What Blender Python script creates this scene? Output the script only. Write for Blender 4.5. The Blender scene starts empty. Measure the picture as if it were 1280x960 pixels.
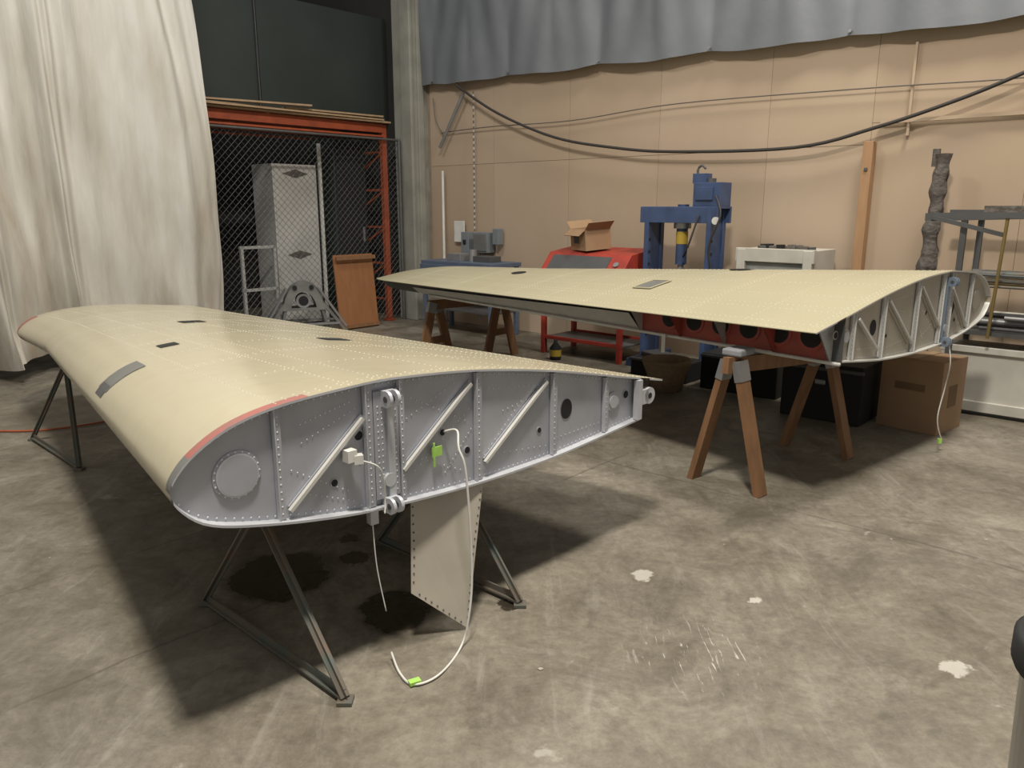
import bpy, bmesh, math, random
from mathutils import Vector, Matrix
random.seed(4)
V=Vector
scene=bpy.context.scene
try:
    scene.view_settings.view_transform='Standard'
except Exception: pass

# ---------------------------------------------------------------- materials
def mat(name,col,rough=0.6,metal=0.0,col2=None,scale=6.0,amt=0.5,bump=0.0,bscale=40.0,detail=4.0,stretch=None,spec=None):
    m=bpy.data.materials.new(name); m.use_nodes=True
    nt=m.node_tree; N=nt.nodes; L=nt.links
    bs=N['Principled BSDF']
    bs.inputs['Roughness'].default_value=rough
    bs.inputs['Metallic'].default_value=metal
    if spec is not None: bs.inputs['Specular IOR Level'].default_value=spec
    tc=N.new('ShaderNodeTexCoord'); mp=N.new('ShaderNodeMapping')
    L.new(tc.outputs['Object'],mp.inputs['Vector'])
    if stretch: mp.inputs['Scale'].default_value=stretch
    no=N.new('ShaderNodeTexNoise'); no.inputs['Scale'].default_value=scale; no.inputs['Detail'].default_value=detail
    L.new(mp.outputs[0],no.inputs['Vector'])
    rp=N.new('ShaderNodeValToRGB')
    rp.color_ramp.elements[0].position=0.5-amt*0.35; rp.color_ramp.elements[1].position=0.5+amt*0.35+0.02
    c2=col2 if col2 else tuple(c*0.82 for c in col)
    rp.color_ramp.elements[0].color=(*c2,1); rp.color_ramp.elements[1].color=(*col,1)
    L.new(no.outputs['Fac'],rp.inputs[0]); L.new(rp.outputs[0],bs.inputs['Base Color'])
    if bump>0:
        n2=N.new('ShaderNodeTexNoise'); n2.inputs['Scale'].default_value=bscale; n2.inputs['Detail'].default_value=3
        L.new(mp.outputs[0],n2.inputs['Vector'])
        b=N.new('ShaderNodeBump'); b.inputs['Strength'].default_value=bump; b.inputs['Distance'].default_value=0.02
        L.new(n2.outputs['Fac'],b.inputs['Height']); L.new(b.outputs[0],bs.inputs['Normal'])
    return m
cream=mat('cream_primer',(0.455,0.41,0.29),0.22,0,(0.40,0.36,0.248),1.6,0.9,0.16,5)
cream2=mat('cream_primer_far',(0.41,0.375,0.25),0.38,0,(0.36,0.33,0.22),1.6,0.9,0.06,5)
rivetm=mat('rivet',(0.50,0.465,0.36),0.4)
silver=mat('silver_paint',(0.46,0.47,0.51),0.36,0.2,(0.34,0.35,0.385),5,0.7,0.06,9,8)
silverl=mat('silver_edge',(0.54,0.55,0.58),0.4,0.2)
rivs=mat('silver_rivet',(0.76,0.76,0.78),0.35,0.1)
beiges=mat('beige_rib',(0.47,0.43,0.355),0.45,0.1,(0.37,0.335,0.275),5,0.8)
whit=mat('white_plastic',(0.72,0.71,0.66),0.45)
stif=mat('stiffener',(0.62,0.61,0.57),0.4,0.1)
stif2=mat('stiffener_grey',(0.50,0.50,0.48),0.4,0.1)
redp=mat('red_primer',(0.38,0.065,0.045),0.6,0,(0.22,0.06,0.045),7,0.9)
redl=mat('red_tape',(0.36,0.10,0.08),0.6,0,(0.24,0.12,0.10),14,0.8)
black=mat('black_void',(0.012,0.012,0.012),0.8)
darkg=mat('dark_grey',(0.08,0.08,0.08),0.55)
greyp=mat('grey_patch',(0.16,0.16,0.15),0.5)
angle=mat('angle_iron_green',(0.10,0.125,0.11),0.6,0.2,(0.16,0.12,0.09),12,0.5)
wood=mat('brown_wood',(0.27,0.14,0.065),0.65,0,(0.16,0.08,0.035),7,0.9,stretch=(3,3,0.6))
wood2=mat('raw_plywood',(0.42,0.25,0.13),0.6,0,(0.32,0.18,0.09),5,0.9,stretch=(4,4,0.7))
wood3=mat('orange_plywood',(0.33,0.15,0.06),0.6,0,(0.26,0.11,0.045),5,0.9,stretch=(4,4,0.7))
lumber=mat('lumber',(0.42,0.29,0.17),0.7,0,(0.28,0.19,0.11),5,0.9,stretch=(1,4,4))
steel=mat('steel',(0.36,0.36,0.36),0.45,0.6)
blue=mat('blue_paint',(0.05,0.085,0.18),0.45,0,(0.035,0.055,0.12),8,0.7)
redc=mat('red_cabinet',(0.42,0.05,0.03),0.5,0,(0.25,0.03,0.02),6,0.7)
whitec=mat('white_enamel',(0.55,0.53,0.47),0.45,0,(0.44,0.42,0.36),6,0.7)
card=mat('cardboard',(0.36,0.23,0.13),0.8,0,(0.29,0.18,0.10),4,0.8)
cardi=mat('cardboard_inner',(0.20,0.12,0.065),0.85)
orange=mat('orange_rack',(0.42,0.085,0.025),0.55,0,(0.25,0.05,0.02),6,0.8)
galv=mat('galvanised_wire',(0.13,0.13,0.125),0.5,0.4)
green=mat('lime_tag',(0.42,0.72,0.14),0.6)
cable=mat('black_cable',(0.04,0.035,0.03),0.6)
wirem=mat('grey_wire',(0.14,0.12,0.10),0.6)
tarpm=mat('grey_tarp',(0.205,0.218,0.235),0.5,0,(0.125,0.135,0.15),1.1,0.9,0.25,5,7)
wallm=[mat('wallboard_%d'%i,c,0.85,0,tuple(k*f for k,f in zip(c,(.84,.80,.76))),.8,0.8,0.03,30,8,(1,1,.6)) for i,c in enumerate([(0.46,0.36,0.26),(0.447,0.347,0.25),(0.47,0.369,0.27)])]
seam=mat('seam',(0.36,0.27,0.19),0.9)
darkw=mat('dark_wall',(0.035,0.034,0.03),0.9,0,(0.02,0.02,0.018),2,0.9)
darkgr=mat('dark_green_sheet',(0.026,0.036,0.031),0.6,0,(0.016,0.022,0.019),1.5,0.9)
conc=mat('column_concrete',(0.34,0.335,0.29),0.85,0,(0.20,0.195,0.165),3,0.9,0.1,20)
inox=mat('brushed_steel',(0.5,0.5,0.5),0.3,0.8)
yell=mat('yellow_label',(0.55,0.38,0.05),0.5)
brass=mat('dull_brass',(0.26,0.19,0.07),0.5,0.3)
fuzz=mat('dusty_black',(0.07,0.062,0.055),0.95,0,(0.15,0.13,0.115),18,0.8,0.8,25)
wick=mat('wicker',(0.30,0.21,0.12),0.8,0,(0.18,0.12,0.07),25,0.9)

def canvas_mat():
    m=bpy.data.materials.new('canvas');m.use_nodes=True
    nt=m.node_tree;N=nt.nodes;L=nt.links;bs=N['Principled BSDF'];bs.inputs['Roughness'].default_value=.85
    tc=N.new('ShaderNodeTexCoord');mp=N.new('ShaderNodeMapping');mp.inputs['Scale'].default_value=(1.8,1.8,.35);L.new(tc.outputs['Object'],mp.inputs[0])
    n1=N.new('ShaderNodeTexNoise');n1.inputs['Scale'].default_value=1.6;n1.inputs['Detail'].default_value=7;n1.inputs['Roughness'].default_value=.6;L.new(mp.outputs[0],n1.inputs['Vector'])
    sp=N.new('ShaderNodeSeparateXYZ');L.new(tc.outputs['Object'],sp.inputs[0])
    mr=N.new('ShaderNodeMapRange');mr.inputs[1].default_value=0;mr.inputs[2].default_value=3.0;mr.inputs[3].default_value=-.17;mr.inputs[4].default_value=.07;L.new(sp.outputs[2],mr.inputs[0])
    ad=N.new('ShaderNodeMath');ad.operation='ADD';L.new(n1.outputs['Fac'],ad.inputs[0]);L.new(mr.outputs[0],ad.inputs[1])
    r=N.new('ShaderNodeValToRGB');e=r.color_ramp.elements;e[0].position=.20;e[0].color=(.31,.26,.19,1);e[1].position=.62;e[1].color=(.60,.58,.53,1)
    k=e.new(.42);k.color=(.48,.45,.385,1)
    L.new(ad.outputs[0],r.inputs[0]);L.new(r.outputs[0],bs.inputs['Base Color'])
    n2=N.new('ShaderNodeTexNoise');n2.inputs['Scale'].default_value=7;n2.inputs['Detail'].default_value=4;L.new(mp.outputs[0],n2.inputs['Vector'])
    b=N.new('ShaderNodeBump');b.inputs['Strength'].default_value=.3;b.inputs['Distance'].default_value=.03;L.new(n2.outputs['Fac'],b.inputs['Height']);L.new(b.outputs[0],bs.inputs['Normal'])
    return m
canv=canvas_mat()

# ---------------------------------------------------------------- builder
class B:
    def __init__(s,name,M=None):
        s.name=name; s.v=[]; s.f=[]; s.mi=[]; s.sm=[]; s.ms=[]; s.M=M or Matrix.Identity(4)
    def add(s,vs,fs,m,smooth=False):
        if m not in s.ms: s.ms.append(m)
        k=s.ms.index(m); o=len(s.v)
        s.v+= [s.M@V(p) for p in vs]
        for f in fs:
            s.f.append([o+i for i in f]); s.mi.append(k); s.sm.append(smooth)
    def box(s,c,size,m,rz=0,R=None):
        R=R or Matrix.Rotation(rz,3,'Z'); c=V(c)
        vs=[c+R@V((size[0]/2*x,size[1]/2*y,size[2]/2*z)) for x in(-1,1) for y in(-1,1) for z in(-1,1)]
        s.add(vs,[(0,1,3,2),(4,6,7,5),(0,4,5,1),(2,3,7,6),(0,2,6,4),(1,5,7,3)],m)
    def bar(s,p,q,w,h,m,up=(0,0,1)):
        p=V(p);q=V(q);d=q-p;L=d.length;d.normalize();u=V(up)
        if abs(d.dot(u))>0.98:u=V((1,0,0))
        x=d.cross(u).normalized();y=x.cross(d).normalized()
        R=Matrix((x,d,y)).transposed()
        s.box((p+q)/2,(w,L,h),m,R=R)
    def cyl(s,p,q,r,m,n=16,r2=None,caps=True,smooth=True):
        p=V(p);q=V(q);r2=r if r2 is None else r2
        d=(q-p).normalized();u=V((0,0,1)) if abs(d.z)<0.9 else V((1,0,0))
        x=d.cross(u).normalized();y=d.cross(x)
        a=[p+(x*math.cos(2*math.pi*i/n)+y*math.sin(2*math.pi*i/n))*r for i in range(n)]
        b=[q+(x*math.cos(2*math.pi*i/n)+y*math.sin(2*math.pi*i/n))*r2 for i in range(n)]
        s.add(a+b,[(i,(i+1)%n,n+(i+1)%n,n+i) for i in range(n)],m,smooth)
        if caps:
            s.add(a,[tuple(range(n))],m); s.add(b,[tuple(range(n))],m)
    def tube(s,pts,r,m,n=8,sub=6):
        P=[V(p) for p in pts]; Q=[]
        for i in range(len(P)-1):
            p0=P[max(i-1,0)];p1=P[i];p2=P[i+1];p3=P[min(i+2,len(P)-1)]
            for k in range(sub):
                t=k/sub
                Q.append(0.5*((2*p1)+(p2-p0)*t+(2*p0-5*p1+4*p2-p3)*t*t+(3*p1-p0-3*p2+p3)*t**3))
        Q.append(P[-1]); vs=[];fs=[]
        for i,p in enumerate(Q):
            d=(Q[min(i+1,len(Q)-1)]-Q[max(i-1,0)]).normalized()
            u=V((0.31,0.2,0.93)) if abs(d.z)<0.9 else V((1,0.1,0))
            x=d.cross(u).normalized();y=d.cross(x)
            vs+=[p+(x*math.cos(2*math.pi*k/n)+y*math.sin(2*math.pi*k/n))*r for k in range(n)]
        for i in range(len(Q)-1):
            for k in range(n):
                fs.append((i*n+k,i*n+(k+1)%n,(i+1)*n+(k+1)%n,(i+1)*n+k))
        fs.append(tuple(range(n)));fs.append(tuple(len(vs)-n+k for k in range(n)))
        s.add(vs,fs,m,True)
    def grid(s,rows,m,smooth=True,mf=None):
        nr=len(rows);nc=len(rows[0]);vs=[p for r in rows for p in r]
        if mf is None:
            s.add(vs,[(i*nc+j,i*nc+j+1,(i+1)*nc+j+1,(i+1)*nc+j) for i in range(nr-1) for j in range(nc-1)],m,smooth)
        else:
            o=len(s.v); s.v+=[s.M@V(p) for p in vs]
            for i in range(nr-1):
                for j in range(nc-1):
                    mm=mf(i,j) or m
                    if mm not in s.ms:s.ms.append(mm)
                    s.f.append([o+i*nc+j,o+i*nc+j+1,o+(i+1)*nc+j+1,o+(i+1)*nc+j]);s.mi.append(s.ms.index(mm));s.sm.append(smooth)
    def lathe(s,c,prof,m,n=28,sx=1,sy=1):
        c=V(c);rows=[[c+V((r*sx*math.cos(2*math.pi*k/n),r*sy*math.sin(2*math.pi*k/n),z)) for k in range(n+1)] for r,z in prof]
        s.grid(rows,m)
    def rivet(s,p,nrm,r,m):
        nrm=nrm.normalized();u=V((0,0,1)) if abs(nrm.z)<0.9 else V((1,0,0))
        x=nrm.cross(u).normalized();y=nrm.cross(x)
        vs=[p+(x*math.cos(k*math.pi/3)+y*math.sin(k*math.pi/3))*r for k in range(6)]
        vs+=[p+(x*math.cos(k*math.pi/3)+y*math.sin(k*math.pi/3))*r*.6+nrm*r*.45 for k in range(6)]
        s.add(vs,[(k,(k+1)%6,6+(k+1)%6,6+k) for k in range(6)]+[(6,7,8,9,10,11)],m,True)
    def done(s,recalc=True,bevel=0):
        me=bpy.data.meshes.new(s.name); me.from_pydata([tuple(v) for v in s.v],[],s.f)
        for m in s.ms: me.materials.append(m)
        me.polygons.foreach_set('material_index',s.mi); me.polygons.foreach_set('use_smooth',s.sm)
        me.update()
        if recalc:
            bm=bmesh.new();bm.from_mesh(me);bmesh.ops.recalc_face_normals(bm,faces=bm.faces);bm.to_mesh(me);bm.free()
        ob=bpy.data.objects.new(s.name,me); scene.collection.objects.link(ob)
        if bevel:
            md=ob.modifiers.new('bevel','BEVEL');md.width=bevel;md.segments=2;md.limit_method='ANGLE'
        return ob

def frame(O,X,Y):
    return Matrix(((X[0],Y[0],0,O[0]),(X[1],Y[1],0,O[1]),(0,0,1,0),(0,0,0,1)))
WALL=frame((-1.05,11.0),(0.742,-0.671),(-0.671,-0.742))     # (along wall, out from wall, z)
RACK=frame((-1.75,10.9),(0.671,0.742),(0.742,-0.671))       # (along rack to right, towards viewer, z)

# ---------------------------------------------------------------- floor
def floor_mat():
    m=bpy.data.materials.new('stained_concrete');m.use_nodes=True
    nt=m.node_tree;N=nt.nodes;L=nt.links;bs=N['Principled BSDF']
    tc=N.new('ShaderNodeTexCoord')
    def noise(sc,det=5,rough=0.6,dist=0,vec=None):
        n=N.new('ShaderNodeTexNoise');n.inputs['Scale'].default_value=sc;n.inputs['Detail'].default_value=det;n.inputs['Roughness'].default_value=rough;n.inputs['Distortion'].default_value=dist
        L.new(vec or tc.outputs['Object'],n.inputs['Vector']);return n.outputs['Fac']
    def ramp(f,a,b,ca=(0,0,0,1),cb=(1,1,1,1)):
        r=N.new('ShaderNodeValToRGB');r.color_ramp.elements[0].position=a;r.color_ramp.elements[1].position=b
        r.color_ramp.elements[0].color=ca;r.color_ramp.elements[1].color=cb;L.new(f,r.inputs[0]);return r.outputs[0]
    def math_(op,a,b=None,c=None):
        n=N.new('ShaderNodeMath');n.operation=op
        for i,x in enumerate((a,b,c)):
            if x is None: continue
            if isinstance(x,(int,float)): n.inputs[i].default_value=x
            else: L.new(x,n.inputs[i])
        return n.outputs[0]
    def mix(f,a,b,bt='MIX'):
        n=N.new('ShaderNodeMix');n.data_type='RGBA';n.blend_type=bt
        if isinstance(f,(int,float)): n.inputs[0].default_value=f
        else: L.new(f,n.inputs[0])
        for i,x in ((6,a),(7,b)):
            if isinstance(x,tuple): n.inputs[i].default_value=x
            else: L.new(x,n.inputs[i])
        return n.outputs[2]
    def mapped(rz,sc):
        mp=N.new('ShaderNodeMapping');mp.inputs['Rotation'].default_value=(0,0,rz);mp.inputs['Scale'].default_value=sc
        L.new(tc.outputs['Object'],mp.inputs[0]);return mp.outputs[0]
    base=ramp(noise(0.6,7,0.68,0.8),0.32,0.66,(0.138,0.120,0.090,1),(0.275,0.253,0.212,1))
    c=mix(0.95,base,ramp(noise(2.6,9,0.75,0.6),0.34,0.68,(0.58,0.55,0.50,1),(1.2,1.19,1.16,1)),'MULTIPLY')
    c=mix(0.8,c,ramp(noise(24,8,0.8),0.32,0.68,(0.66,0.66,0.65,1),(1.24,1.24,1.24,1)),'MULTIPLY')
    c=mix(math_('MULTIPLY',ramp(noise(1.2,9,0.7,0.9,mapped(0.74,(5,1,1))),0.56,0.72),0.4),c,(0.38,0.36,0.31,1))
    c=mix(math_('MULTIPLY',ramp(noise(1.0,9,0.7,1.2,mapped(-0.6,(4,1,1))),0.55,0.70),0.5),c,(0.09,0.076,0.054,1))
    c=mix(math_('MULTIPLY',ramp(noise(0.9,8,0.72,1.8),0.55,0.62),0.5),c,(0.095,0.08,0.058,1))
    c=mix(math_('MULTIPLY',ramp(noise(5.5,8,0.7,.8),0.60,0.70),0.45),c,(0.08,0.068,0.05,1))
    c=mix(math_('MULTIPLY',ramp(noise(2.1,7,0.6,1.4),0.66,0.70),0.5),c,(0.42,0.40,0.35,1))
    c=mix(math_('MULTIPLY',ramp(noise(11,3,0.5,0.3),0.75,0.77),0.7),c,(0.46,0.44,0.40,1))
    sep=N.new('ShaderNodeSeparateXYZ');L.new(tc.outputs['Object'],sep.inputs[0])
    X,Y=sep.outputs[0],sep.outputs[1]
    wob=math_('MULTIPLY',math_('SUBTRACT',noise(1.6,5),0.5),0.10)
    a=math_('ADD',math_('SUBTRACT',math_('MULTIPLY',X,0.742),math_('MULTIPLY',Y,0.671)),wob)
    n_=math_('ADD',math_('ADD',math_('MULTIPLY',X,0.671),math_('MULTIPLY',Y,0.742)),wob)
    brk=ramp(noise(1.3,4),0.38,0.55)
    for co,val in ((a,-3.54),(a,-2.67),(n_,3.86),(a,1.4)):
        d=math_('ABSOLUTE',math_('SUBTRACT',co,val))
        line=math_('SUBTRACT',1.0,math_('MINIMUM',math_('DIVIDE',d,0.010),1.0))
        c=mix(math_('MULTIPLY',math_('MULTIPLY',line,0.6),brk),c,(0.05,0.042,0.033,1))
    def dist(x,y):
        return math_('SQRT',math_('ADD',math_('POWER',math_('ABSOLUTE',math_('SUBTRACT',X,x)),2.0),math_('POWER',math_('ABSOLUTE',math_('SUBTRACT',Y,y)),2.0)))
    # pale plaster splashes and scratches
    nz2=math_('MULTIPLY',math_('SUBTRACT',noise(9,6,.7),0.5),0.20)
    for (x,y,r) in ((.565,3.12,.055),(1.55,2.41,.05),(1.0,2.9,.03)):
        c=mix(math_('MULTIPLY',ramp(math_('DIVIDE',math_('ADD',dist(x,y),nz2),r),0.7,1.1,(1,1,1,1),(0,0,0,1)),0.75),c,(0.50,0.48,0.42,1))
    scr=ramp(noise(3.0,6,.6,2.5,mapped(1.25,(9,1.5,1))),0.60,0.66)
    msk=ramp(math_('DIVIDE',dist(.68,2.50),.32),0.3,1.0,(1,1,1,1),(0,0,0,1))
    c=mix(math_('MULTIPLY',math_('MULTIPLY',scr,msk),0.8),c,(0.52,0.50,0.45,1))
    # oil stains
    nz=math_('MULTIPLY',math_('SUBTRACT',noise(5,6,.65),0.5),0.22)
    stain=None
    for (x,y,r) in ((-1.02,3.10,0.25),(-0.46,2.80,0.17),(0.0,2.85,0.05),(-0.8,3.5,0.07),(-0.72,3.28,0.06)):
        st=ramp(math_('DIVIDE',math_('ADD',dist(x,y),nz),r),0.80,1.08,(1,1,1,1),(0,0,0,1))
        stain=st if stain is None else math_('MAXIMUM',stain,st)
    c=mix(math_('MULTIPLY',stain,0.88),c,(0.022,0.017,0.011,1))
    L.new(c,bs.inputs['Base Color'])
    rg=ramp(noise(1.5,5),0.3,0.7,(0.38,)*3+(1,),(0.7,)*3+(1,))
    L.new(mix(stain,rg,(0.22,.22,.22,1)),bs.inputs['Roughness'])
    bs.inputs['Specular IOR Level'].default_value=0.4
    b=N.new('ShaderNodeBump');b.inputs['Strength'].default_value=0.2;b.inputs['Distance'].default_value=0.01
    L.new(noise(14,6),b.inputs['Height']);L.new(b.outputs[0],bs.inputs['Normal'])
    return m
f=B('floor'); f.add([(-14,-5,0),(14,-5,0),(14,18,0),(-14,18,0)],[(0,1,2,3)],floor_mat()); f.done()

# ---------------------------------------------------------------- walls
w=B('wall_back',WALL)
w.box((5.5,-0.12,3),(11.4,0.2,6),seam)
k=0
xs=[-0.1,1.1,2.32,3.54,4.76,5.72,6.94,8.16,9.38,10.6,11.2]
for i in range(len(xs)-1):
    for z0,z1 in ((0,2.12 if i<5 else 2.30),(2.12 if i<5 else 2.30,3.35),(3.35,6)):
        k+=1
        w.box(((xs[i]+xs[i+1])/2,-0.012,(z0+z1)/2),(xs[i+1]-xs[i]-0.003,0.016,z1-z0-0.004),wallm[(k*7+i)%3])
w.done()
w=B('wall_left',RACK)
w.box((-3.0,-2.7,3),(9,0.15,6),darkw)
w.box((0.45,-1.35,3),(0.12,2.6,6),darkw)
w.done()
t=B('trim_1',WALL)
t.box((6.9,0.03,2.30),(2.2,0.03,0.03),wallm[0]); t.box((6.03,0.03,2.55),(0.02,0.02,.75),wallm[0])
t.done()
c=B('concrete_column',RACK)
c.box((0.42,0.12,3.0),(0.34,0.34,6),conc); c.box((0.26,0.22,3.0),(0.05,0.20,6),conc)
c.box((0.42,0.30,3.0),(0.10,0.04,6),conc)
c.done(bevel=0.01)
c=B('wall_conduit',WALL)
c.cyl((0.22,0.08,0.2),(0.22,0.08,2.05),0.018,whit); c.cyl((0.22,0.08,0),(0.22,0.08,0.25),0.04,steel)
c.cyl((0.20,0.10,2.35),(0.66,0.10,3.0),0.022,steel)
c.done()

# tarp
tp=B('hanging_tarp',WALL)
rows=[]
for i in range(40):
    fz=i/39; row=[]
    for j in range(360):
        a=-0.12+11*j/359
        lobe=abs(math.sin((a-.1)*math.pi/1.35))**.6
        u=((a-.1)/1.35)%1.0; dd=min(u,1-u)
        crease=math.sin((dd*7-fz*2.6)*3.2)*.018*(.4+fz)
        d=0.10+0.030*lobe*(1-fz*.3)+crease+0.010*math.sin(a*8.3+fz*5+math.sin(a*2.2)*2)+0.02*math.sin(a*3+fz*7+math.sin(fz*5))*fz
        zb=3.18-.024*a-0.035*lobe-.006*math.sin(a*6)
        row.append((a,d,zb+(5.8-zb)*fz))
    rows.append(row)
tp.grid(rows,tarpm)
for j in range(9): tp.cyl((j*1.35+0.1,0.14,3.20-.024*(j*1.35)),(j*1.35+0.1,0.12,3.20-.024*(j*1.35)),0.015,steel,10)
tp.done()

# wires on the wall
c=B('power_cable',WALL)
c.tube([(0.55,0.12,3.13),(0.646,0.12,3.05),(1.3,0.12,2.70),(2.18,0.12,2.375),(3.0,0.12,2.22),(3.8,0.12,2.137),(5.086,0.12,2.117),(5.79,0.12,2.25),(6.39,0.12,2.42),(6.83,0.12,2.58),(7.6,0.1,2.9)],0.016,cable)
c.done()
c=B('thin_wire',WALL)
c.tube([(0.2,0.04,2.53),(0.257,0.04,2.55),(1.14,0.05,2.565),(2.4,0.05,2.55),(3.775,0.05,2.62),(5.75,0.05,2.59),(6.83,0.05,2.56),(7.8,0.05,2.6)],0.006,wirem)
c.tube([(0.02,0.04,3.0),(0.1,0.07,2.7),(0.2,0.04,2.53)],0.006,wirem)
c.done()
c=B('hanging_chain',WALL)
for i in range(52):
    z=3.0-i*0.036
    c.box((0.80,0.06,z),(0.006 if i%2 else 0.018,0.018 if i%2 else 0.006,0.030),stif if i%2 else greyp)
c.done()

# curtain
cu=B('canvas_curtain')
P0=V((-4.68,6.84));D=V((0.671,0.742));Nn=V((0.742,-0.671))
rows=[];nz=60
for i in range(nz+1):
    fz=i/nz; z=0.03+fz*5.6; row=[]
    for j in range(520):
        t=-3.4+5.74*j/519
        ph=t*7.6+1.9*math.sin(t*1.7)+.55*math.sin(fz*4+t*1.5)
        amp=0.14*(0.6+0.4*math.sin(t*2.3+1))
        sh=math.sin(ph); sh=math.copysign(abs(sh)**.6,sh) if sh<0 else sh**1.5
        d=amp*sh+0.05*math.sin(ph*1.9+fz*4)+0.022*math.sin(ph*4.1+fz*6+t*3)+.008*math.sin(t*19+fz*12+2*math.sin(fz*7))
        d*= (0.75+0.35*fz)
        d+=0.05*math.sin(fz*8+t*2)*(1-fz)+.025*math.sin(fz*27+t*7)*(1-fz)**2
        if fz<0.06: d+=0.16*(0.06-fz)/0.06*math.sin(t*9)
        tt=t+0.07*math.cos(ph)+(-0.16*fz+0.04*math.sin(fz*6))*(j/519)
        p=P0+D*tt+Nn*d
        zz=z+(0.08+0.08*math.sin(t*4.2))*(1-fz)**8 if fz<0.3 else z
        row.append((p.x,p.y,zz))
    rows.append(row)
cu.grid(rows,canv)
cu.done()

# ---------------------------------------------------------------- aircraft wings
TOP=[(0,.81),(.02,.858),(.07,.907),(.19,.970),(.343,1.003),(.596,1.02),(.754,1.022),(1.154,.99),(1.603,.918),(2.18,.797),(2.356,.762)]
BOT=[(0,.81),(.02,.757),(.095,.69),(.263,.638),(.573,.58),(.768,.561),(1.148,.541),(1.611,.546),(2.18,.591),(2.356,.61)]
CH=2.356
def mk(tab):
    pts=[(math.sqrt(c),z-(.81-.048*c)) for c,z in tab]
    def fn(c):
        q=math.sqrt(max(c,0))
        for i in range(len(pts)-1):
            if q<=pts[i+1][0]+1e-9: break
        x0,y0=pts[i];x1,y1=pts[i+1]
        m0=(pts[i+1][1]-pts[i-1][1])/(pts[i+1][0]-pts[i-1][0]) if i>0 else (y1-y0)/(x1-x0)*1.15
        m1=(pts[i+2][1]-pts[i][1])/(pts[i+2][0]-pts[i][0]) if i+2<len(pts) else (y1-y0)/(x1-x0)
        h=x1-x0;t=(q-x0)/h
        return (2*t**3-3*t*t+1)*y0+(t**3-2*t*t+t)*h*m0+(-2*t**3+3*t*t)*y1+(t**3-t*t)*h*m1
    return fn
UP=mk(TOP);LO=mk(BOT)
def wing(name,O,C,S,zn0,zn1,zt0,zt1,clow,skin,rib,far,SE=4.35,TL=.62):
    b=B(name);O=V((*O,0));C=V((*C,0));S=V((*S,0))
    def plan(s):
        le=.165*min(s,3.5)+.06*max(s-3.5,0);te=CH-.1*s
        e=1
        if s>SE:
            e=math.sqrt(max(0,1-((s-SE)/TL)**2)); ch=te-le
            q=.32 if not far else .62
            le=le+(1-e)*q*ch; te=le+ch*e
        return le,te,e
    def pt(s,c,side,off=0):
        le,te,e=plan(s);k=(te-le)/CH
        zn=zn0+zn1*s;zt=zt0+zt1*s
        if e<1:
            cc=.32*CH+(c-.32*CH)*e
            z=zn+(zt-zn)*cc/CH
        else: z=zn+(zt-zn)*c/CH
        z+=k*(UP(c) if side>0 else LO(c))+off
        return O+C*(le+k*c)+S*s+V((0,0,z))
    ss=[SE*i/60 for i in range(61)]+[SE+TL*math.sin(math.pi/2*i/14) for i in range(1,15)]
    ss[-1]=SE+TL*0.9999
    ss.insert(1,.050)
    q1=math.sqrt(CH);cu_=[(q1*i/44)**2 for i in range(45)];q2=math.sqrt(clow);cl=[(q2*i/36)**2 for i in range(37)]
    outl=[(c,1) for c in reversed(cu_)]+[(c,-1) for c in cl[1:]]
    rows=[[pt(s,c,sd) for c,sd in outl] for s in ss]
    def mf(i,j):
        s=(ss[i]+ss[min(i+1,len(ss)-1)])/2;c,sd=outl[j]
        if not far:
            if s<0.051 and sd>0 and .0<c<.46: return greyp if c<.07 else redl
            if s<0.051 and sd<0: return silverl if c>.05 else greyp
            if s>4.45 and c<.30 : return redl
            if s>4.2 and sd<0: return redl
        else:
            if s>4.3 and c<.2: return redl
        return None
    b.grid(rows,skin,True,mf)
    b.grid([[pt(s,clow,-1) for s in ss],[pt(s,clow,1,-.006*plan(s)[2]) for s in ss]],darkg if far else cream2)
    b.grid([[pt(s,clow,1,-.006*plan(s)[2]) for s in ss],[pt(s,CH,1,-.004*plan(s)[2]) for s in ss],[pt(s,CH,1) for s in ss]],skin,False)
    R=.03
    b.grid([[pt(R,c,1,-.003) for c in cl],[pt(R,c,-1,.003) for c in cl]],rib,False)
    for sd in (1,-1):
        cs=[c for c in cl if c>0.004]
        b.grid([[pt(0,c,sd) for c in cs],[pt(0,c,sd,-sd*.008) for c in cs],[pt(R,c,sd,-sd*.010) for c in cs]],silverl if not far else stif,False)
    b.grid([[pt(0,c,1) for c in cu_ if c>clow-.01],[pt(0,c,1,-.008) for c in cu_ if c>clow-.01]],silverl,False)
    dz=lambda c:(zn0-.81)+((zt0-.697)-(zn0-.81))*c/CH
    def rp(c,z,out=0): return O+C*c-S*out+V((0,0,z+dz(c)))
    zu=lambda c:UP(c)+.81-.048*c
    zl=lambda c:LO(c)+.81-.048*c
    nr=-S
    ms=silverl if not far else stif
    for r,o0,o1,m in ((.075,-.03,-.026,rib),(.066,-.03,-.020,silverl if not far else rib),(.062,-.03,-.0195,rib)):
        b.cyl(rp(.205,.81,o0),rp(.205,.81,o1),r,m,36)
    for k in range(20): b.rivet(rp(.205+.07*math.cos(k*.314),.81+.07*math.sin(k*.314),-.026),nr,.0035,rivs)
    for c,wd in ((.335,.022),(.665,.03),(.80,.022),(1.16,.03),(1.59,.03),(1.94,.03)):
        b.bar(rp(c,zl(c)+.012,-.020),rp(c,zu(c)-.012,-.020),wd,.012,rib if not far else stif2,up=nr)
        b.bar(rp(c-wd/2,zl(c)+.012,-.016),rp(c-wd/2,zu(c)-.012,-.016),.004,.02,ms,up=nr)
        z=zl(c)+.03
        while z<zu(c)-.02:
            b.rivet(rp(c,z,-.014),nr,.0034,rivs)
            z+=.024
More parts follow.
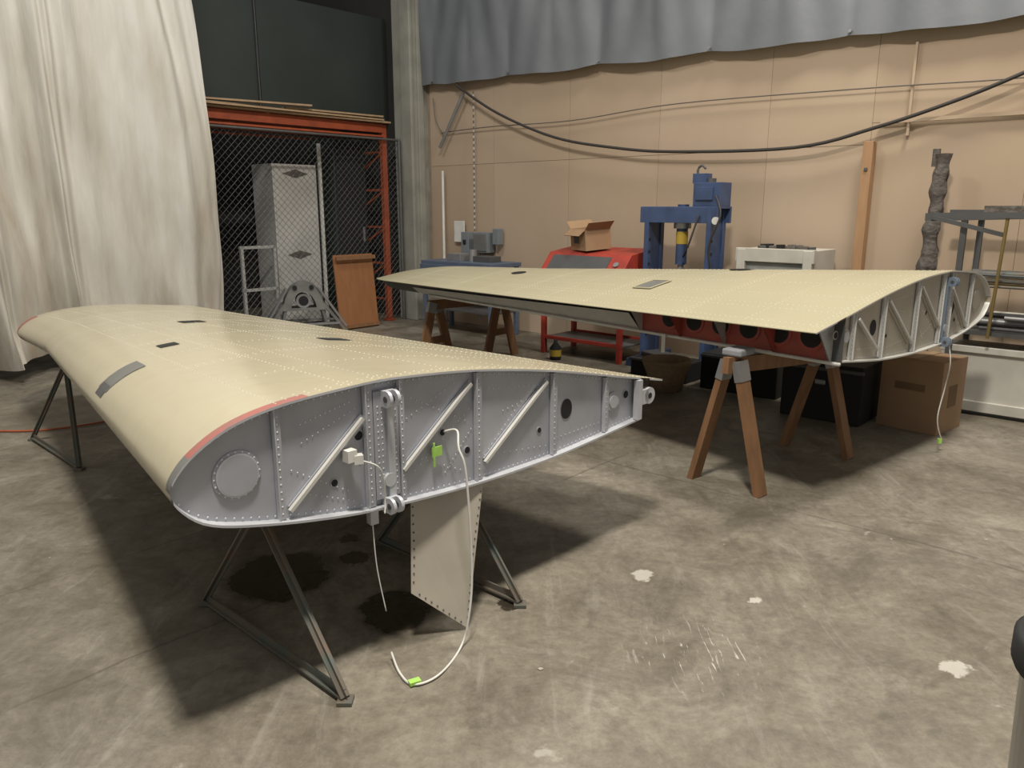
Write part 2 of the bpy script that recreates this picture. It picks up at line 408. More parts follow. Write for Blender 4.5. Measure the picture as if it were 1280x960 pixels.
    for (c0,z0,c1,z1) in ((.36,.655,.64,.90),(.80,.68,1.12,.94),(1.19,.615,1.54,.88)):
        b.bar(rp(c0,z0,-.014),rp(c1,z1,-.014),.012,.014,stif,up=nr)
        b.bar(rp(c0+.012,z0,-.026),rp(c1+.012,z1,-.026),.035,.006,rib,up=nr)
    if far:
        b.bar(rp(1.64,.61,-.01),rp(1.9,.80,-.01),.014,.018,stif,up=nr)
    b.bar(rp(.733,.60,-.020),rp(.733,.98,-.020),.10,.014,silver,up=nr)
    fm=silverl if not far else mat('blue_grey_fitting',(0.24,0.30,0.38),0.4,0.3)
    for z in (.955,.577):
        b.bar(rp(.735,z,-.025),rp(.735,z,.008),.045,.055,fm)
        for o in (-.016,.016):
            b.cyl(rp(.735+o-.006,z,.015),rp(.735+o+.006,z,.015),.029,fm,24)
            b.cyl(rp(.735+o-.0075,z,.015),rp(.735+o+.0075,z,.015),.011,darkg,16)
    b.bar(rp(.745,.60,-.008),rp(.745,.93,-.008),.028,.012,fm,up=nr)
    z=.62
    while z<.93:
        for o in (-.036,-.02,.036): b.rivet(rp(.735+o,z,-.013),nr,.0035,rivs)
        z+=.022
    for c,z,r in ((.63,.84,.016),(.63,.76,.010),(.53,.70,.012),(1.11,.68,.013),(.99,.775,.012),(1.49,.845,.011),(1.51,.675,.011),(2.10,.726,.018)):
        b.cyl(rp(c,z,-.03),rp(c,z,-.0275),r*1.3,rib,20); b.cyl(rp(c,z,-.03),rp(c,z,-.0265),r,black,20)
    b.cyl(rp(.735,.665,-.02),rp(.735,.665,.0),.024,silverl,24)
    vs=[rp(1.68+.036*math.cos(k*math.pi/12),.735+.044*math.sin(k*math.pi/12),-.0272) for k in range(24)]
    b.add(vs,[tuple(range(24))],black)
    if far:
        vs=[rp(.62+.06*math.cos(k*math.pi/12),.80+.08*math.sin(k*math.pi/12),-.026) for k in range(24)]
        b.add(vs,[tuple(range(24))],black)
    b.cyl(rp(2.0,.71,-.03),rp(2.0,.71,-.022),.045,rib,28);b.cyl(rp(2.0,.71,-.03),rp(2.0,.71,-.017),.03,silverl,28)
    if not far:
        b.bar(rp(2.16,.60,0),rp(2.16,.79,0),.03,.03,silverl,up=nr)
        b.bar(rp(2.16,.70,-.01),rp(2.24,.70,-.01),.03,.07,fm)
        b.cyl(rp(2.25,.70,-.025),rp(2.25,.70,.005),.04,fm,24);b.cyl(rp(2.25,.70,-.027),rp(2.25,.70,.007),.014,black,16)
    c=.03
    while c<clow-.03:
        b.rivet(rp(c,zu(c)-.022,-.028),nr,.0034,rivs); b.rivet(rp(c,zl(c)+.022,-.028),nr,.0034,rivs); c+=.026
    for c0,c1,z0,z1 in ((.42,.62,.86,.935),(.84,1.1,.72,.60),(1.2,1.55,.64,.60),(1.22,1.5,.9,.87),(.85,1.1,.93,.80),(.40,.6,.70,.62),(.83,1.05,.86,.95),(1.0,1.13,.62,.76),(1.3,1.56,.80,.84),(.42,.6,.92,.96),(.38,.58,.78,.66),(.86,1.12,.66,.84),(1.22,1.4,.66,.82),(1.62,1.9,.62,.63),(1.62,1.9,.88,.83)):
        for k in range(11):
            t=k/10;b.rivet(rp(c0+(c1-c0)*t,z0+(z1-z0)*t,-.028),nr,.0031,rivs)
    def rv(s,c,sd=1,r=.0048):
        p=pt(s,c,sd);e=.01
        n=(pt(s,c+e,sd)-pt(s,max(c-e,0.0001),sd)).cross(pt(s+e,c,sd)-p)
        if n.z<0:n=-n
        b.rivet(p,n,r,rivetm)
    rr=.0034 if not far else .0042
    for c in (.34,.60,.72,1.05,1.38,1.70,1.92,2.0,2.24,2.32):
        s=.03
        while s<SE: rv(s,c,1,rr);s+=.036
    s=.045
    st=[]
    while s<SE: st.append(s); s+=.45
    for i,s in enumerate(st):
        for o in ((0,.03) if i%2==0 else (0,)):
            c=.34
            while c<2.3: rv(s+o,c,1,rr);c+=.04
    def patch(s0,s1,c0,c1,m,n=5,oval=False,h=.003):
        if oval:
            sc,cc=(s0+s1)/2,(c0+c1)/2
            vs=[pt(sc+(s1-s0)/2*math.cos(k*math.pi/8),cc+(c1-c0)/2*math.sin(k*math.pi/8),1,h) for k in range(16)]
            b.add(vs,[tuple(range(16))],m)
        else:
            b.grid([[pt(s0+(s1-s0)*i/n,c0+(c1-c0)*j/n,1,h) for j in range(n+1)] for i in range(n+1)],m)
    if far:
        patch(1.57,1.73,1.50,1.78,greyp,n=8,h=.006)
        for s_ in (1.57,1.73): b.tube([pt(s_,c_,1,.008) for c_ in (1.5,1.6,1.7,1.78)],.005,cream2)
        for c_ in (1.5,1.78): b.tube([pt(s_,c_,1,.008) for s_ in (1.57,1.65,1.73)],.005,cream2)
        patch(1.32,1.50,.62,.86,black,oval=True,h=.006)
        patch(3.3,3.45,1.2,1.4,black,oval=True,h=.006)
        s0,s1=.06,1.42;n=24
        g=[[pt(s0+(s1-s0)*i/n,clow+.006,1,-.02) for i in range(n+1)],[pt(s0+(s1-s0)*i/n,clow+.006,-1,.0) for i in range(n+1)]]
        b.grid(g,redp)
        s=s0+.12
        while s<s1-.05:
            pu=pt(s,clow,1);pl=pt(s,clow,-1);m_=(pu+pl)/2;h=(pu-pl).length
            b.cyl(m_+C*.006,m_+C*.016,h*.34,redp,24); b.cyl(m_+C*.014,m_+C*.018,h*.26,black,24)
            s+=.20
        s=s0
        k=0
        while s<s1+.01:
            a1=pt(s,clow,1,-.008);a2=pt(s,CH-.12,1,-.008);a3=pt(s,clow,-1)
            for o in (0,.006): b.add([a1+S*o,a2+S*o,a3+S*o+C*.02,a3+S*o],[(0,1,2,3)],redp if k%2 else stif2)
            s+=.20*1.7;k+=1
        b.tube([pt(s,clow+.02,-1,-.01) for s in (.0,1,2,3,4.2)],.010,stif)
        b.grid([[pt(s,clow+.0,-1,0) for s in (1.45,2.2,3,4.4)],[pt(s,clow+.14,1,-.06) for s in (1.45,2.2,3,4.4)]],stif2)
        b.grid([[pt(s,clow+.14,1,-.045) for s in (1.45,2.2,3,4.4)],[pt(s,clow+.15,1,-.03) for s in (1.45,2.2,3,4.4)]],darkg)
        p=pt(1.2,clow+.05,-1);b.bar(p,p+V((0,0,-.12)),.02,.02,whit)
        p=rp(.62,.62,.01)
        b.tube([rp(.7,.60,.01),rp(.72,.45,.05),p+V((-.02,-.02,-.35)),p+V((-.06,-.05,-.55)),p+V((.0,-.02,-.70))],.004,whit)
        q=p+V((-.01,-.02,-.71));b.box(q,(.02,.02,.03),green)
    else:
        patch(1.62,1.72,.42,.53,black);patch(2.55,2.68,.95,1.15,black);patch(1.25,1.38,1.25,1.42,black)
        patch(1.28,1.46,.0,.24,greyp)
        patch(1.30,1.44,.02,.07,darkg)
        q=rp(.95,.715,-.012);b.bar(q+V((0,0,-.018)),q+V((0,0,.018)),.045,.004,green,up=nr)
        b.bar(rp(.935,.75,-.01),rp(.935,.66,-.01),.008,.004,green,up=nr)
        b.box(rp(.575,.79,.0),(.035,.035,.04),whit,rz=.8);b.box(rp(.60,.775,.01),(.03,.03,.03),whit,rz=.4)
        b.tube([rp(.60,.77,.0),rp(.66,.74,.03),rp(.69,.68,.02),rp(.70,.60,.01),rp(.69,.56,.02)],.003,whit)
        b.tube([rp(.99,.78,-.02),rp(1.01,.79,.03),(-.19,2.62,.74),(-.164,2.60,.65),(-.147,2.59,.32),(-.155,2.57,.136),(-.185,2.53,.012),(-.249,2.36,.008),(-.33,2.3,.008),(-.387,2.36,.012),(-.43,2.457,.03)],.0042,whit)
        b.box((-.33,2.31,.012),(.04,.025,.012),green,rz=.5)
        q=rp(.66,.56,-.01)
        b.tube([q,q+V((.0,0,-.06)),q+V((.01,-.01,-.2)),q+V((.035,-.01,-.36))],.002,whit)
        b.box(q+V((0,0,-.01)),(.03,.03,.05),steel,rz=.7)
    return b.done(),pt
s2=math.sqrt(.5)
wing('aircraft_wing',(-.935,1.98),(s2,s2),(-s2,s2),.81,-.031,.697,.008,2.18,cream,silver,False)
wing('aircraft_wing',(3.29,5.28),(-.76,-.65),(-.65,.76),.96,-.026,.907,-.017,2.06,cream2,beiges,True,4.75,.75)

b=B('riveted_skin_panel')
tl,tr,br,bl=V((-.372,2.66,.545)),V((-.112,2.82,.545)),V((-.17,2.66,.006)),V((-.369,2.571,.2))
n=(tr-tl).cross(bl-tl).normalized()*.002
b.add([tl,tr,br,bl,tl+n,tr+n,br+n,bl+n],[(0,1,2,3),(4,5,6,7),(0,1,5,4),(1,2,6,5),(2,3,7,6),(3,0,4,7)],beiges)
for a,c_ in ((tr,br),(bl,br),(tl,bl)):
    L_=(c_-a).length;k=int(L_/.03)
    ctr=(tl+tr+br+bl)/4
    for i in range(1,k):
        p=a.lerp(c_,i/k);p=p+(ctr-p).normalized()*.012
        for sgn in(-1,1): b.rivet(p+n*1.0*sgn,n*sgn,.004,darkg)
b.done()

# ---------------------------------------------------------------- stands
def metal_horse(f1,f2,g1,g2,zt,ap1=None,ap2=None):
    b=B('metal_sawhorse')
    f1,f2,g1,g2=[V((*p,.02)) for p in (f1,f2,g1,g2)]
    a1=V((*(ap1 or ((f1+f2)/2).xy),zt));a2=V((*(ap2 or ((g1+g2)/2).xy),zt))
    W=.034
    for a,b1,b2 in ((a1,f1,f2),(a2,g1,g2)):
        d=(b2-b1).normalized()
        for ft,sg in ((b1,-1),(b2,1)):
            b.bar(ft,a+d*sg*.03,W,.006,angle,up=(a2-a1));b.bar(ft+d*sg*.0,a+d*sg*.03,.006,W,angle,up=(a2-a1))
            b.box(ft-V((0,0,.012)),(.05,.05,.012),angle)
        b.bar(b1,b2,W,.008,angle);b.bar(b1+V((0,0,.012)),b2+V((0,0,.012)),.008,W,angle)
    b.bar(a1,a2,.05,.05,angle)
    return b.done()
metal_horse((-.544,2.215),(-1.247,2.855),(.0325,2.84),(-.634,3.427),.52)
metal_horse((-2.66,4.49),(-3.32,5.11),(-2.06,5.09),(-2.72,5.71),.55,(-2.90,4.88),(-2.36,5.42))
def wood_horse(f1,f2,g1,g2,zt,zt2=None,wm=wood,pad=None):
    b=B('wooden_sawhorse')
    f1,f2,g1,g2=[V((*p,0)) for p in (f1,f2,g1,g2)]
    a1=(f1+f2)/2;a2=(g1+g2)/2;r=(a2-a1).normalized()
    a1.z=zt;a2.z=zt2 or zt
    r3=(a2-a1).normalized()
    b.bar(a1-r3*.08-V((0,0,.045)),a2+r3*.08-V((0,0,.045)),.04,.09,wm)
    for a,b1,b2 in ((a1,f1,f2),(a2,g1,g2)):
        d=(b2-b1).normalized()
        for ft,sg in ((b1,-1),(b2,1)):
            top=a+d*sg*.035-V((0,0,.02))
            b.bar(ft,top,.038,.085,wm,up=r)
            b.bar(top+(ft-top)*.0,top+(ft-top)*.15,.046,.093,steel,up=r)
        b.bar(b1.lerp(a,.42)+r*.03,b2.lerp(a,.42)+r*.03,.02,.07,wm) if pad else None
    return b.done()
wood_horse((1.39,4.055),(1.087,4.36),(2.163,4.715),(1.851,5.005),.765,.70)
wood_horse((-.90,7.39),(-.62,7.76),(-.27,7.92),(.03,8.28),.68,pad=True)
b=B('foam_pad');b.box((1.27,4.24,.790),(.16,.12,.04),mat('foam',(.30,.31,.33),.9),rz=.78);b.done(bevel=.01)

# ---------------------------------------------------------------- rack, fence, cage contents
b=B('pallet_rack',RACK)
for t_ in (-3.6,0.0):
    for d in (0,-1.05):
        b.box((t_,d,1.33),(.075,.07,2.64),orange); b.box((t_,d,.01),(.13,.13,.02),orange)
    for i in range(5):
        z=.3+i*.5;b.bar((t_,-1.05,z),(t_,0,z),.03,.03,orange)
        if i<4:b.bar((t_,-1.05,z),(t_,0,z+.5),.025,.025,orange)
for d in (.02,-1.07):
    b.box((-1.8,d,2.60),(3.55,.05,.11),orange);b.box((-1.8,d+.01,2.5),(3.55,.04,.025),orange)
b.done(bevel=.004)
b=B('lumber_stack',RACK)
for i in range(5):
    t0=-1.9+random.uniform(-.4,.4);d=-.15+i*.07
    b.bar((t0-1.5,d,2.672+.025*(i%3)),(t0+1.6,d+random.uniform(-.05,.05),2.676+.025*(i%3)),.10,.02,lumber)
b.bar((-1.9,-1.0,2.672),(-1.6,.1,2.672),.12,.02,lumber)
b.bar((-2.9,-.05,2.75),(-1.2,.12,2.78),.09,.02,lumber);b.bar((-1.5,.0,2.74),(-.1,.1,2.74),.12,.02,lumber)
b.done()
b=B('dark_green_sheet',RACK)
b.box((-2.9,-.35,3.40),(2.55,.03,1.38),darkgr);b.box((-.62,-.33,3.40),(1.95,.03,1.34),darkgr)
b.box((-1.62,-.31,3.40),(.012,.02,1.34),darkg)
b.done()
b=B('wood_shelf_rack',RACK)
for d in (.05,-.5):
    b.bar((-4.6,d,2.9),(-2.75,d,2.9),.05,.08,lumber)
    b.bar((-2.72,d,2.8),(-2.72,d,4.4),.06,.06,lumber)
for i in range(4): b.bar((-3.9,-.25+.05*i,3.1+.35*i),(-2.6,-.2,3.3+.35*i),.1,.03,lumber)
b.done()
b=B('chain_link_fence',RACK)
x0,x1,z0,z1=-3.6,.20,.05,2.45
step=.085
def wire(p,q):
    p=V(p);q=V(q);b.cyl(p,q,.0024,galv,4,caps=False,smooth=False)
kk=x0-(z1-z0)
while kk<x1:
    for sg in (1,-1):
        ta,tb=kk,kk+(z1-z0);za,zb=z0,z1
        if ta<x0: za=z0+(x0-ta);ta=x0
        if tb>x1: zb=z1-(tb-x1);tb=x1
        if tb-ta>.02:
            if sg>0: wire((ta,.07,za),(tb,.07,zb))
            else: wire((x0+x1-ta,.074,za),(x0+x1-tb,.074,zb))
    kk+=step
for x in (x0,x1): b.cyl((x,.09,0),(x,.09,2.48),.022,galv,12)
b.cyl((x0,.09,2.46),(x1,.09,2.46),.016,galv,12)
b.done()
b=B('tall_steel_cabinet',RACK)
sv=mat('satin_aluminium',(.66,.65,.62),.4,.15,(.50,.49,.46),3,.8)
b.box((-1.05,-.8,1.07),(.66,.5,2.10),sv);b.box((-1.05,-.545,1.07),(.62,.012,2.04),sv)
for z in (2.0,.95):
    b.add([(-1.05-.19,-.532,z),(-1.05,-.532,z+.055),(-1.05+.19,-.532,z),(-1.05,-.532,z-.055)],[(0,1,2,3)],fuzz)
b.box((-.68,-.52,1.2),(.04,.04,2.4),whit)
b.done(bevel=.005)
b=B('metal_window_frame',RACK)
for x in (-2.0,-1.55): b.box((x,-.35,.55),(.035,.04,1.1),stif2)
for z in (.03,.55,1.08): b.box((-1.775,-.35,z),(.5,.04,.035),stif2)
b.done()
b=B('dark_storage_locker',RACK)
b.box((-.30,-.62,1.25),(.52,.5,2.45),darkgr);b.box((-.30,-.36,1.25),(.46,.02,2.38),black);b.box((-.12,-.345,1.2),(.03,.02,.2),steel)
b.box((-2.55,-1.2,.9),(.6,.7,1.8),darkg)
b.done()
b=B('plywood_board',RACK)
R_=Matrix.Rotation(.10,3,'X')
b.box((-.74,.25,.485),(.62,.02,.97),wood3,R=R_);b.box((-.74,.275,.93),(.62,.025,.05),wood,R=R_);b.box((-.74,.32,.04),(.62,.025,.04),wood,R=R_)
b.done()
b=B('engine_cowl_stand',frame((-2.62,9.62),(.94,.34),(.34,-.94)))
g=mat('dull_grey_casting',(.26,.26,.24),.5,.3,(.14,.14,.135),6,.8)
rows=[]
for i in range(9):
    d=-.14+.28*i/8; sc=1-.10*abs(i-5)/5
    rows.append([(.24*sc*math.cos(math.pi*k/16)*(1+.10*(1-math.sin(math.pi*k/16))),d,.34+.35*sc*math.sin(math.pi*k/16)) for k in range(17)])
b.grid(rows,g)
for i in (0,8):
    o=rows[i];inn=[(p[0]*.62,p[1],.34+(p[2]-.34)*.66) for p in o]
    b.grid([o,inn],g,False)
b.grid([[(p[0]*.62,p[1],.34+(p[2]-.34)*.66) for p in rows[i]] for i in (0,8)],darkg,False)
b.cyl((0,-.05,.44),(0,.10,.44),.09,steel,24);b.cyl((0,.10,.44),(0,.105,.44),.06,black,24)
for sx in(-1,1):
    b.cyl((sx*.10,.14,.61),(sx*.10,.16,.61),.028,black,16)
    for sy in(-1,1):
        b.bar((sx*.24,sy*.12,.40),(sx*.54,sy*.24,0),.04,.03,g);b.bar((sx*.20,sy*.12,.58),(sx*.50,sy*.22,.12),.025,.02,steel)
        b.bar((sx*.22,sy*.12,.34),(sx*.30,sy*.20,.0),.025,.02,steel)
    b.bar((sx*.42,-.2,.16),(sx*.42,.2,.16),.025,.025,steel)
for sy in(-1,1): b.bar((-.42,sy*.2,.16),(.42,sy*.2,.16),.025,.025,steel);b.bar((-.26,sy*.13,.34),(.26,sy*.13,.34),.03,.03,g)
b.done()

# ---------------------------------------------------------------- items along the back wall
b=B('hydraulic_press',WALL)
m_=.60
for a in (3.90,4.58):
    b.box((a,m_-.12,.80),(.05,.06,1.56),blue);b.box((a,m_+.12,.80),(.05,.06,1.56),blue);b.box((a,m_,.80),(.02,.24,1.56),blue)
    b.box((a,m_,.04),(.08,.75,.08),blue)
    for i in range(9): b.cyl((a-.03,m_+.12,.3+i*.12),(a+.03,m_+.12,.3+i*.12),.015,black,10)
b.box((4.24,m_+.13,1.50),(.84,.03,.15),blue);b.box((4.24,m_-.13,1.50),(.84,.03,.15),blue);b.box((4.24,m_,1.57),(.84,.28,.02),blue)
b.box((4.24,m_,.72),(.78,.26,.12),blue)
b.cyl((4.22,m_,1.60),(4.22,m_,1.02),.055,blue,24);b.cyl((4.22,m_,1.34),(4.22,m_,1.22),.058,yell,24);b.cyl((4.22,m_,1.02),(4.22,m_,.88),.03,steel,20)
b.cyl((4.22,m_,1.43),(4.22,m_,1.37),.085,steel,24)
b.box((4.52,m_,1.69),(.28,.22,.22),blue);b.box((4.42,m_+.02,1.84),(.14,.12,.09),blue);b.cyl((4.50,m_,1.80),(4.50,m_,1.84),.05,darkg,16);b.box((4.5,m_+.12,1.70),(.18,.02,.12),blue)
b.tube([(4.36,m_,1.86),(4.36,m_,1.93),(4.40,m_,1.96),(4.44,m_,1.93)],.012,darkg)
b.tube([(4.62,m_+.12,1.68),(4.72,m_+.2,1.5),(4.62,m_+.2,1.2),(4.66,m_+.15,.9)],.010,cable)
b.tube([(4.3,m_+.1,1.1),(4.4,m_+.2,1.2),(4.48,m_+.16,1.5)],.01,cable)
b.cyl((4.66,m_+.16,1.45),(4.66,m_+.18,1.45),.035,whit,18)
b.done(bevel=.004)

b=B('white_metal_cabinet',WALL)
x0,x1,mm=4.86,5.56,.70
b.box(((x0+x1)/2,.40,.61),(x1-x0,.5,1.18),whitec)
b.box(((x0+x1)/2,mm-.03,1.15),(x1-x0+.03,.06,.12),whitec)
b.box((x0+.04,mm-.02,.6),(.08,.05,1.2),whitec);b.box((x1-.04,mm-.02,.6),(.08,.05,1.2),whitec);b.box(((x0+x1)/2,mm-.02,.05),(x1-x0,.05,.1),whitec)
b.box(((x0+x1)/2,mm-.047,.58),(x1-x0-.16,.01,1.0),mat('cabinet_grey_panel',(.30,.31,.29),.5))  # grey panel set inside the white front frame
b.box(((x0+x1)/2-.05,mm-.035,.98),(x1-x0-.34,.03,.07),whit)
b.box((x0+.36,mm-.035,.6),(.015,.02,.8),whitec)
for i in range(11):
    a=x0+.12+i*.047;h=random.uniform(.02,.05);b.box((a,.42+random.uniform(-.12,.12),1.20+h/2),(.05,.08,h),random.choice([darkg,black,fuzz,fuzz]),rz=random.random())
b.done(bevel=.004)

b=B('parts_washer',WALL)
x0,x1=2.74,3.80
b.box(((x0+x1)/2,.70,.64),(x1-x0,.60,.02),redc)
for a in (x0+.03,x1-.03):
    for d in (.43,.97): b.box((a,d,.33),(.05,.05,.66),redc)
for d in(.43,.97): b.box(((x0+x1)/2,d,.60),(x1-x0,.03,.06),redc);b.box(((x0+x1)/2,d,.18),(x1-x0,.03,.04),redc)
b.box(((x0+x1)/2,.7,.17),(x1-x0,.5,.015),darkg)
def pris(xa,xb,prof,m):
    n=len(prof);vs=[(xa,y,z) for y,z in prof]+[(xb,y,z) for y,z in prof]
    b.add(vs,[tuple(range(n)),tuple(range(n,2*n))]+[(i,(i+1)%n,n+(i+1)%n,n+i) for i in range(n)],m)
pris(x0,x1,[(.42,.65),(.98,.65),(1.02,.90),(.84,1.10),(.42,1.15)],redc)
pris(x0+.08,x1-.22,[(1.018,.92),(1.012,.91),(.86,1.065),(.872,1.075)],darkg)
b.box(((x0+x1)/2,1.02,.80),(x1-x0+.02,.03,.05),darkg)
b.cyl((x1-.12,.935,1.0),(x1-.12,.945,1.01),.03,steel,16)
b.tube([(x0+.2,.5,1.14),(x0+.22,.5,1.30),(x0+.3,.6,1.28)],.012,steel)
b.done(bevel=.004)

def carton(name,M,c,sz,rz,open_=True,tilt=0):
    b=B(name,M);c=V(c);R=Matrix.Rotation(rz,3,'Z')@Matrix.Rotation(tilt,3,'X');t=.006
    X,Y,Z=sz
    def bx(o,s_,m=card): b.box(c+R@V(o),s_,m,R=R)
    bx((0,0,t/2),(X,Y,t));bx((X/2,0,Z/2),(t,Y,Z));bx((-X/2,0,Z/2),(t,Y,Z));bx((0,Y/2,Z/2),(X,t,Z));bx((0,-Y/2,Z/2),(X,t,Z))
    if open_:
        bx((0,0,Z*.55),(X-.02,Y-.02,.01),cardi)
        for sx in(-1,1):
            R2=R@Matrix.Rotation(sx*.9,3,'Y');b.box(c+R@V((sx*X/2,0,Z))+R2@V((sx*.0,0,.06)),(t,Y,.12),card,R=R2)
        R2=R@Matrix.Rotation(-2.2,3,'X');b.box(c+R@V((0,Y/2,Z))+R2@V((0,0,.05)),(X,t,.10),card,R=R2)
        bx((-.03,Y/2+.004,Z*.5),(X*.35,.002,Z*.35),darkg)
    else:
        bx((0,0,Z),(X,Y,t));bx((0,0,Z+t),(.06,Y,.002),lumber)
        bx((X/2+.004,0,Z*.5),(.002,Y*.35,Z*.3),cardi);bx((0,Y/2+.004,Z*.62),(X*.5,.002,Z*.10),cardi)
    return b.done()
carton('cardboard_carton',WALL,(3.16,.66,1.135),(.34,.30,.22),.45,True,-.08)
carton('cardboard_carton',WALL,(6.70,1.36,0.001),(.42,.40,.52),.15,False)

b=B('electrical_panel',WALL)
gb=mat('elec_grey',(.20,.225,.24),.5)
b.box((1.0,.09,1.12),(.26,.14,.26),gb);b.box((1.0,.165,1.12),(.22,.012,.22),greyp)
b.box((.70,.09,1.05),(.14,.12,.40),gb);b.box((.70,.155,1.12),(.05,.02,.06),black)
b.box((.50,.05,1.25),(.20,.012,.28),whit);b.box((1.24,.08,1.2),(.10,.10,.20),gb)
b.cyl((.9,.08,.1),(.9,.08,1.0),.018,steel)
b.done(bevel=.005)
b=B('blue_workbench',WALL)
bl2=mat('faded_blue',(.10,.13,.19),.5)
b.box((1.15,.50,.88),(1.25,.55,.05),bl2);b.box((1.15,.78,.78),(1.25,.03,.16),bl2)
for a in(.56,1.74):
    for d in(.28,.74): b.box((a,d,.43),(.05,.05,.86),bl2)
b.box((.95,.5,.95),(.25,.2,.09),steel);b.box((1.4,.45,.94),(.3,.2,.07),darkg);b.cyl((1.2,.5,.9),(1.2,.5,1.05),.05,steel)
b.box((1.15,.5,.30),(1.2,.5,.03),darkg)
b.done(bevel=.004)

b=B('wooden_post',WALL)
b.box((5.74,.06,1.07),(.085,.10,2.14),wood2);b.box((5.74,.115,1.9),(.03,.012,.03),darkg);b.box((5.74,.115,.9),(.03,.012,.03),darkg)
b.done(bevel=.004)

b=B('dusty_exhaust_stack',WALL)
rows=[];n=18
for i in range(60):
    z=2.0*i/59
    cx=6.37+.012*math.sin(z*4)+.006*math.sin(z*17);cy=.24
    r=.056+.006*math.sin(z*19)+.005*math.sin(z*41+1)+(.012 if .9<z<1.25 else 0)
    rows.append([(cx+r*math.cos(2*math.pi*k/n)*(1+.10*math.sin(z*23+k*1.7)),cy+r*math.sin(2*math.pi*k/n),z) for k in range(n+1)])
b.grid(rows,fuzz);b.add(rows[-1][:-1],[tuple(range(n))],fuzz)
b.cyl((6.33,.24,1.9),(6.33,.24,2.04),.03,fuzz,12)
b.done()

b=B('steel_stock_rack',WALL)
for a in (6.72,7.9):
    for d in (.25,.8): b.box((a,d,.78),(.04,.04,1.50),darkg)
    b.box((a,.52,1.50),(.04,.6,.04),darkg);b.box((a,.52,.95),(.04,.6,.04),darkg)
b.bar((6.45,.80,1.50),(8.3,.80,1.56),.05,.06,darkg);b.bar((6.5,.3,1.53),(8.3,.3,1.53),.05,.05,darkg)
b.bar((6.5,.82,1.50),(7.0,.9,1.38),.03,.03,darkg)
for i in range(16):
    z=1.0+.04*(i%3);d=.28+.035*i
    b.cyl((6.62+random.uniform(0,.35),d,z),(8.4,d,z+random.uniform(-.02,.02)),random.uniform(.010,.020),random.choice([steel,brass,darkg,darkg,angle]),10)
for i in range(10):
    z=.68+.04*(i%3);d=.3+.05*i
    b.cyl((6.75+random.uniform(0,.3),d,z),(8.4,d,z),random.uniform(.012,.026),random.choice([steel,darkg,angle,whitec]),10)
b.box((7.3,.5,.64),(1.3,.55,.03),darkg)
b.done()
b=B('push_broom',WALL)
b.cyl((6.98,.86,.62),(7.02,.95,1.50),.012,brass,12);b.box((7.02,.95,1.52),(.30,.05,.04),darkg);b.box((7.02,.95,1.56),(.30,.045,.05),fuzz)
b.done()
b=B('grinder_wheel_guard',WALL)
b.lathe((7.32,.62,1.56),[(.0,.0),(.12,.0),(.14,.05),(.12,.12),(.05,.16),(0,.16)],fuzz);b.box((7.32,.62,1.73),(.12,.2,.06),darkg)
b.done()
b=B('low_cream_cabinet',WALL)
b.box((7.55,.55,.30),(1.75,.40,.44),whitec);b.box((7.55,.76,.51),(1.79,.03,.05),whitec);b.box((7.55,.76,.07),(1.79,.03,.08),whitec);b.box((7.55,.55,.04),(1.7,.36,.08),greyp)
for a in (6.69,7.55,8.41): b.box((a,.762,.29),(.05,.02,.42),whitec)
b.done(bevel=.004)
b=B('black_storage_case',WALL)
b.box((6.10,1.50,.22),(.60,.45,.44),black);b.box((6.10,1.735,.40),(.62,.02,.03),darkg);b.box((6.1,1.74,.3),(.08,.02,.04),steel)
b.box((5.25,1.15,.16),(.7,.4,.32),black);b.box((5.25,1.36,.30),(.7,.02,.03),darkg)
b.done(bevel=.01)
b=B('wicker_basket')
b.lathe((1.36,6.62,0),[(.0,.16),(.15,.16),(.17,.2),(.20,.28),(.215,.28),(.215,.25),(.17,.14),(.14,.0),(0,0)],wick);b.lathe((1.36,6.62,0),[(.16,.19),(.0,.19)],black)
b.done()
b=B('black_tool_tray',WALL)
b.box((4.45,1.16,.09),(.6,.34,.18),black);b.box((4.45,1.34,.17),(.62,.03,.03),darkg);b.box((4.35,1.16,.2),(.3,.2,.05),darkg,rz=.4)
b.done(bevel=.01)
b=B('oil_bottle')
b.lathe((.46,8.0,0),[(0,0),(.055,0),(.06,.02),(.06,.13),(.02,.18),(.02,.21),(0,.21)],black);b.lathe((.46,8.0,0),[(.061,.04),(.061,.11)],yell)
b.done()
b=B('extension_cord')
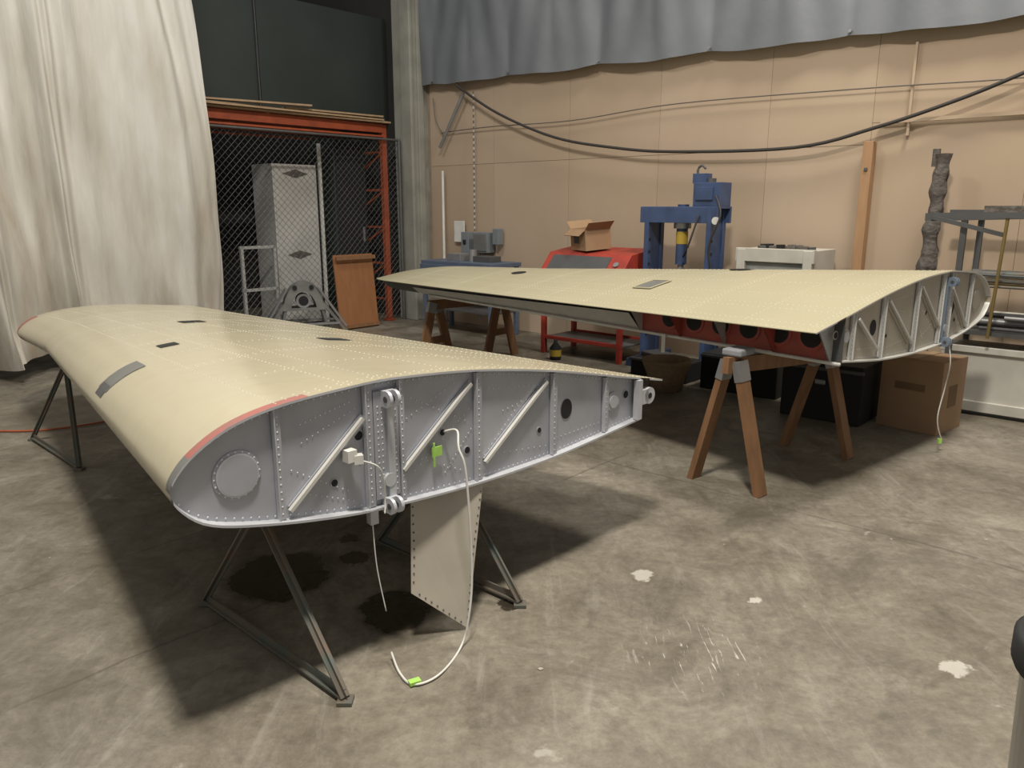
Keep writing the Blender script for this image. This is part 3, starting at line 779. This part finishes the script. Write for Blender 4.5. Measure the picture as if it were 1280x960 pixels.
b.tube([(-4.6,5.2,.01),(-4.0,5.3,.01),(-3.4,5.32,.01),(-3.0,5.6,.01),(-2.9,5.9,.01)],.007,mat('orange_cord',(.45,.10,.03),.5))
b.done()
b=B('floor_debris')
for (x,y,r) in ((.1,2.4,.010),(-.25,3.35,.02)):
    n=7;b.add([(x+r*(.6+.5*random.random())*math.cos(k*2*math.pi/n),y+r*(.6+.5*random.random())*math.sin(k*2*math.pi/n),.003) for k in range(n)],[tuple(range(n))],beiges)
b.box((-.42,3.35,.02),(.05,.03,.04),green)
b.done()
b=B('trash_can')
b.lathe((1.285,1.46,0),[(0,0),(.145,0),(.165,.60),(.175,.60),(.178,.64),(.165,.655),(.155,.64),(.14,.02),(0,.02)],inox,40)
b.lathe((1.285,1.46,0),[(.150,.45),(.160,.655),(.172,.668),(.186,.655),(.186,.60),(.180,.585)],black,40)
b.done()

# ---------------------------------------------------------------- lights, world, camera
def area(name,loc,size,power,col=(1,.935,.835),target=None):
    l=bpy.data.lights.new(name,'AREA');l.shape='DISK';l.size=size;l.energy=power;l.color=col
    o=bpy.data.objects.new(name,l);o.location=loc;scene.collection.objects.link(o)
    if target: o.rotation_euler=(V(target)-V(loc)).to_track_quat('-Z','Y').to_euler()
    return o
area('high_bay_lamp',(-.1,1.0,7.2),.7,580)
area('wall_fill_lamp',(3.2,4.8,7.0),1.2,315)  # added fill lamp that brightens the back wall, not a known fixture
area('left_fill_lamp',(-2.6,5.4,7.0),1.2,165,(.98,.97,.95))  # weaker fill lamp, added for the background on the left
wd=bpy.data.worlds.new('world');scene.world=wd;wd.use_nodes=True
wd.node_tree.nodes['Background'].inputs[0].default_value=(.98,.965,.94,1);wd.node_tree.nodes['Background'].inputs[1].default_value=.32
cd=bpy.data.cameras.new('camera');cd.sensor_width=36;cd.lens=27.03;cd.clip_end=100
co=bpy.data.objects.new('camera',cd);co.location=(0,0,1.58);co.rotation_euler=(math.radians(77),0,0)
scene.collection.objects.link(co);scene.camera=co
